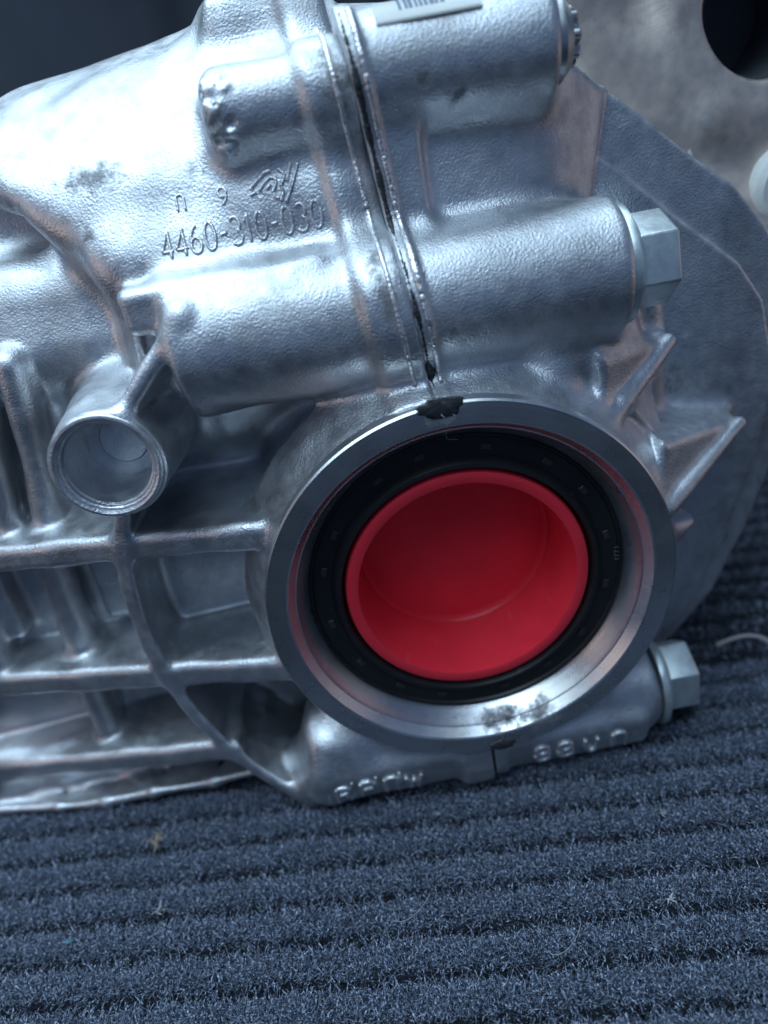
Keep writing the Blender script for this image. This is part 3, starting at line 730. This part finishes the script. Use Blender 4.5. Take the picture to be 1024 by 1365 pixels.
# ---- raised cast writing, laid on the surface
def arc_pts(cx, cy, rx, ry, a0, a1, n=14):
    return [(cx+rx*math.cos(math.radians(a0+(a1-a0)*k/(n-1))), cy+ry*math.sin(math.radians(a0+(a1-a0)*k/(n-1)))) for k in range(n)]
GLYPH = {
    '0': [arc_pts(.3, .5, .27, .5, 90, 450, 24)],
    '1': [[(.1, .74), (.34, 1.0), (.34, .5), (.34, 0)]],
    '3': [arc_pts(.27, .74, .26, .26, 150, -80, 12)+arc_pts(.27, .26, .29, .27, 80, -150, 12)],
    '4': [[(.46, 0), (.46, .5), (.44, 1.0), (.22, .62), (0, .26), (.3, .25), (.62, .27)]],
    '6': [arc_pts(.3, .28, .27, .28, 100, 460, 20), [(.04, .34), (.10, .66), (.26, .9), (.42, 1.0)]],
    '9': [arc_pts(.3, .72, .27, .28, -80, 280, 20), [(.56, .66), (.5, .3), (.34, .1), (.16, 0)]],
    '-': [[(.06, .46), (.5, .5)]],
    'n': [[(.06, 0), (.06, .5), (.06, .95)], [(.06, .82), (.2, .97), (.42, .97), (.52, .8), (.52, .4), (.52, 0)]],
    'R': [[(.06, 0), (.06, .5), (.06, 1)], [(.06, .98), (.4, .98), (.54, .8), (.5, .58), (.06, .5)], [(.3, .5), (.56, 0)]],
    'P': [[(.06, 0), (.06, .5), (.06, 1)], [(.06, .98), (.4, .98), (.56, .78), (.5, .5), (.06, .46)]],
    '8': [arc_pts(.3, .74, .24, .26, 0, 360, 18), arc_pts(.3, .25, .28, .25, 0, 360, 18)],
    'w': [[(0, .8), (.14, 0), (.3, .6), (.46, 0), (.62, .8)]],
    'u': [[(.06, .9), (.06, .3), (.2, .02), (.42, .02), (.52, .3), (.52, .9)]],
}
def cast_char(name, ch, F, x0, z0, w_, h, rad, mat, lift=0.08, y0=-1.5, shear=0.0):
    V = []; Q = []
    for pl in GLYPH[ch]:
        pl = np.array(pl, float); L = np.concatenate([[0], np.cumsum(np.linalg.norm(np.diff(pl, axis=0), axis=1))])
        t = np.linspace(0, L[-1], max(6, int(L[-1]*h/0.3))); gx = np.interp(t, L, pl[:, 0]); gz = np.interp(t, L, pl[:, 1])
        p, nr = hit(F, x0+gx*w_/0.6+shear*gz*h, z0+gz*h, y0); p = p+nr*lift
        rr = rad*(0.9+0.2*rng.random(len(p))); rr[0] *= 0.6; rr[-1] *= 0.6
        o = tube('t', p, rr, mat, n=8); b0 = len(V)
        V += [tuple(vv.co) for vv in o.data.vertices]; Q += [tuple(b0+k for k in f.vertices) for f in o.data.polygons]
        me = o.data; bpy.data.objects.remove(o); bpy.data.meshes.remove(me)
    return adopt(mesh_obj(name, V, Q, mat, scale=1.0))
x_ = -51.3
for ch in '4460-310-030':
    wd = 2.0 if ch == '-' else (1.9 if ch == '1' else 2.35)
    if ch == '1': x_ -= 0.3
    tag(cast_char('embossed_digit' if ch != '-' else 'embossed_dash', ch, FL, x_, 82.8+0.02*(x_+51), wd, 5.2, 0.38, M_CAST_L, 0.06), 'raised cast %s of the number 4460-310-030' % ('dash' if ch == '-' else 'digit '+ch))
    x_ += 2.45 if ch in '-1' else 3.05
cast_char('embossed_letter', 'n', FL, -46.6, 91.0, 2.0, 3.2, 0.30, M_CAST_L, 0.06)
cast_char('embossed_digit', '9', FL, -37.8, 90.8, 1.9, 3.2, 0.30, M_CAST_L, 0.06)
def stroke(pts, r, F, name, parent=None, lift=0.15, n=26):
    pts = np.array(pts, float); t = np.linspace(0, len(pts)-1, n)
    x = np.interp(t, np.arange(len(pts)), pts[:, 0]); z = np.interp(t, np.arange(len(pts)), pts[:, 1])
    p, nr = hit(F, x, z); p = p+nr*lift
    return tube(name, p, r, M_CAST_L, parent, 8)
em = adopt(tag(stroke([(-31.0, 92.6), (-29.2, 94.0), (-27.4, 95.2), (-26.2, 95.4)], 0.40, FL, 'emblem'), 'raised foundry emblem of slanted curved strokes'))
for s_ in ([(-29.2, 92.0), (-27.9, 93.4), (-26.5, 94.2), (-25.4, 93.8), (-25.6, 92.6), (-26.4, 91.6), (-26.2, 90.4), (-25.2, 90.2)],
           [(-27.6, 92.2), (-26.6, 93.0)], [(-24.6, 95.4), (-23.6, 94.6), (-23.8, 93.4), (-24.6, 92.4), (-24.4, 91.0), (-25.2, 89.6)],
           [(-20.4, 95.8), (-21.4, 93.8), (-22.6, 91.6), (-24.2, 89.2)], [(-21.9, 96.0), (-22.6, 94.4), (-23.2, 93.0)], [(-31.2, 91.6), (-29.8, 92.0)]):
    o = stroke(s_, 0.36, FL, 'emblem_stroke'); o.parent = em
for t_, x0, F in (('R', -43.5, FL), ('P', -37.0, FL), ('n', -30.4, FL), ('w', -24.4, FL), ('8', 10.8, FR), ('8', 17.2, FR), ('u', 24.4, FR), ('n', 32.0, FR)):
    cast_char('embossed_letter', t_, F, x0, -58.6, 4.3, 5.6, 0.68, M_CAST_L if F is FL else M_CAST_R, 0.25, 2.0)
for x0 in (-45.4, -38.7, -32.2, -25.8):
    p, nr = hit(FL, np.full(10, x0), np.linspace(-59, -52, 10), 2.0); adopt(tube('cell_wall', p, 0.42, M_CAST_L, n=8))
# small print on the seal
cu = bpy.data.curves.new('t', 'FONT'); cu.body = '1221'; cu.size = 2.2*MM; cu.extrude = 0.05*MM
t = bpy.data.objects.new('t', cu); COL.objects.link(t); dg = bpy.context.evaluated_depsgraph_get(); dg.update()
me = bpy.data.meshes.new_from_object(t.evaluated_get(dg)); bpy.data.objects.remove(t)
o = bpy.data.objects.new('printed_number', me); COL.objects.link(o); me.materials.append(M_MARK); o.parent = seal
o.matrix_local = Matrix.Translation((36.0*MM, 7.6*MM, 2.0*MM)) @ Matrix.Rotation(math.pi/2, 4, 'X') @ Matrix.Rotation(-math.pi/2, 4, 'Z')

# ---- sticker on the top boss
n = 24; v = []; f = []
for i in range(n):
    for j in range(12):
        a = math.radians(118-50*j/11); xx = 2.5+24*i/(n-1)
        v.append((xx, 26-10.75*math.cos(math.pi-a)*-1*-1, 108+10.75*math.sin(a)))
v = [(p_[0]*0.82-3.2, 26-abs(11.32*math.cos(math.radians(97+45*(k % 12)/11))), 108.6+11.32*math.sin(math.radians(97+45*(k % 12)/11))) for k, p_ in enumerate(v)]
v += [(a, b_+0.25, c-0.25) for a, b_, c in v]; K = n*12
for i in range(n-1):
    for j in range(11):
        k = i*12+j; f.append((k, k+12, k+13, k+1)); f.append((K+k, K+k+1, K+k+13, K+k+12))
for i in range(n-1): f.append((i*12+11, i*12+23, K+i*12+23, K+i*12+11))
st = adopt(tag(mesh_obj('label_sticker', v, f, M_WHITE), 'white paper sticker with blue-grey code on the top boss'))

for k in range(9):
    xx = 3.6+0.95*k+rng.uniform(-.15, .15); wdt = rng.uniform(0.5, 0.85)
    vv_ = []
    for a_ in np.radians([100, 106, 112, 118, 124, 128]):
        for q in (0, wdt): vv_.append((xx+q, 26+11.36*math.cos(a_), 108.6+11.36*math.sin(a_)))
    o = mesh_obj('printed_mark', vv_, [(2*q, 2*q+1, 2*q+3, 2*q+2) for q in range(5)], M_INK); o.parent = st
# white plastic plugs behind the plate
adopt(tag(lathe('white_plug', [(0.01, 0), (9, 0), (10.5, 1.2), (11, 4), (11, 16), (0.01, 16)], M_WHITE, center=(103, 54, 68), n=64), 'white plastic plug at the edge of the plate'))
adopt(lathe('white_plug', [(0.01, 0), (2.6, 0), (3.4, 1.0), (3.6, 3), (3.6, 12), (0.01, 12)], M_WHITE, center=(79.6, 60.5, 79.6), n=40))

# ------------------------------------------------------------------ red cap in the bore
rc = lathe('protective_cap', [(29.6, 9.4), (29.5, 7.0), (29.1, 6.3), (28.4, 6.1), (26.9, 6.1), (26.45, 6.3), (26.3, 6.9), (25.9, 26.6), (25.5, 27.3), (25.1, 27.0), (24.7, 27.4), (24.2, 28.8), (0.01, 28.8), (0.01, 30.5), (27.5, 30.5), (28.2, 10.2)], M_RED, n=256, sharp=35)
tag(rc, 'red plastic protective cap pressed into the machined bore', 'cap')

# ------------------------------------------------------------------ threads and lint
tag(tube('thread', [(-1.5, -0.6, 46), (0.2, 0.8, 43.5), (1.4, 3.2, 41.5), (-0.6, 5.0, 39.5), (-0.2, 6.6, 37.5), (2.2, 7.2, 36.8)], 0.08, M_LINT, n=5), 'fine loose thread hanging over the top of the bore', 'thread')
tag(tube('thread', [(1, -0.5, 45.5), (3.0, 2.2, 42.6), (5.6, 4.8, 40.4), (8.0, 6.4, 39.6), (8.4, 6.8, 38.9)], 0.07, M_LINT, n=5), 'second fine thread curling right of the joint', 'thread')
t_ = np.linspace(0, 1, 30)
P = np.stack([76+26*t_-7*t_**4*2.2, 34-16*t_**3, GROUND+6+3*np.sin(t_*3)-4*t_**2], 1)
tag(tube('cord', P, 0.7, plain('grey_cord', (0.30, 0.28, 0.28), 0.6), n=8), 'thin grey curved cord on the carpet beside the low bolt', 'cord')
def lint(x, y, s, mat, label, seed):
    r_ = random.Random(seed); bm_v = []; bm_f = []
    for k in range(14):
        a = r_.uniform(0, 6.28); e = r_.uniform(0.1, 1.2); L = s*r_.uniform(0.5, 1.2)
        d = Vector((math.cos(a)*math.cos(e), math.sin(a)*math.cos(e), math.sin(e))); sd = Vector((-math.sin(a), math.cos(a), 0.3))*s*0.09
        o = Vector((r_.uniform(-.2, .2)*s, r_.uniform(-.2, .2)*s, 0)); b0 = len(bm_v)
        for t in (0, 0.5, 1):
            c = o+d*L*t+Vector((0, 0, -0.3*L*t*t)); wv = sd*(1-0.8*t)
            bm_v += [tuple(c-wv), tuple(c+wv)]
        bm_f += [(b0, b0+1, b0+3, b0+2), (b0+2, b0+3, b0+5, b0+4)]
    z = float(carpet_h(np.array([x]), np.array([y]))[0])+1.2
    o = mesh_obj('lint', [(x+a, y+b_, z+c) for a, b_, c in bm_v], bm_f, mat)
    tag(o, label, 'lint')
lint(-96, 6, 3.2, M_TAN, 'tan wood-like fleck of lint on the carpet near the fins', 1)
lint(-91.5, -15.5, 3.0, M_LINT, 'pale grey tuft of lint on the carpet left of centre', 2)

M_CYAN = plain('cyan_speck', (0.25, 0.62, 0.70), 0.5)
for k, (x, y, sz, mt, lb) in enumerate(((-113, -20, 1.6, M_CYAN, 'tiny pale cyan speck at the left edge of the carpet'), (-42, -6, 1.2, M_TAN, 'tiny tan speck on the carpet below the cast letters'),
        (-18, -3, 1.3, M_LINT, 'tiny whitish speck on the carpet under the bore'), (38, -16, 1.8, M_LINT, 'small whitish lint curl on the carpet at right'), (30, -38, 1.6, M_LINT, 'small pale lint shred low on the carpet at right'))):
    lint(x, y, sz, mt, lb, 20+k)
for k, (x, y, lb) in enumerate(((-30, -30, 'loose pale hair arching over the carpet ribs in the foreground'), (2, -44, 'loose thin hair near the bottom edge of the carpet'))):
    t_ = np.linspace(0, 1, 24); a0 = rng.uniform(0, 6)
    P = np.stack([x+5*np.cos(a0+2.6*t_)*(0.4+t_), y+4*np.sin(a0+3.4*t_)*(0.4+t_), GROUND+1.0+1.6*np.sin(math.pi*t_)], 1)
    tag(tube('loose_hair', P, 0.055, M_LINT, n=5), lb, 'hair')
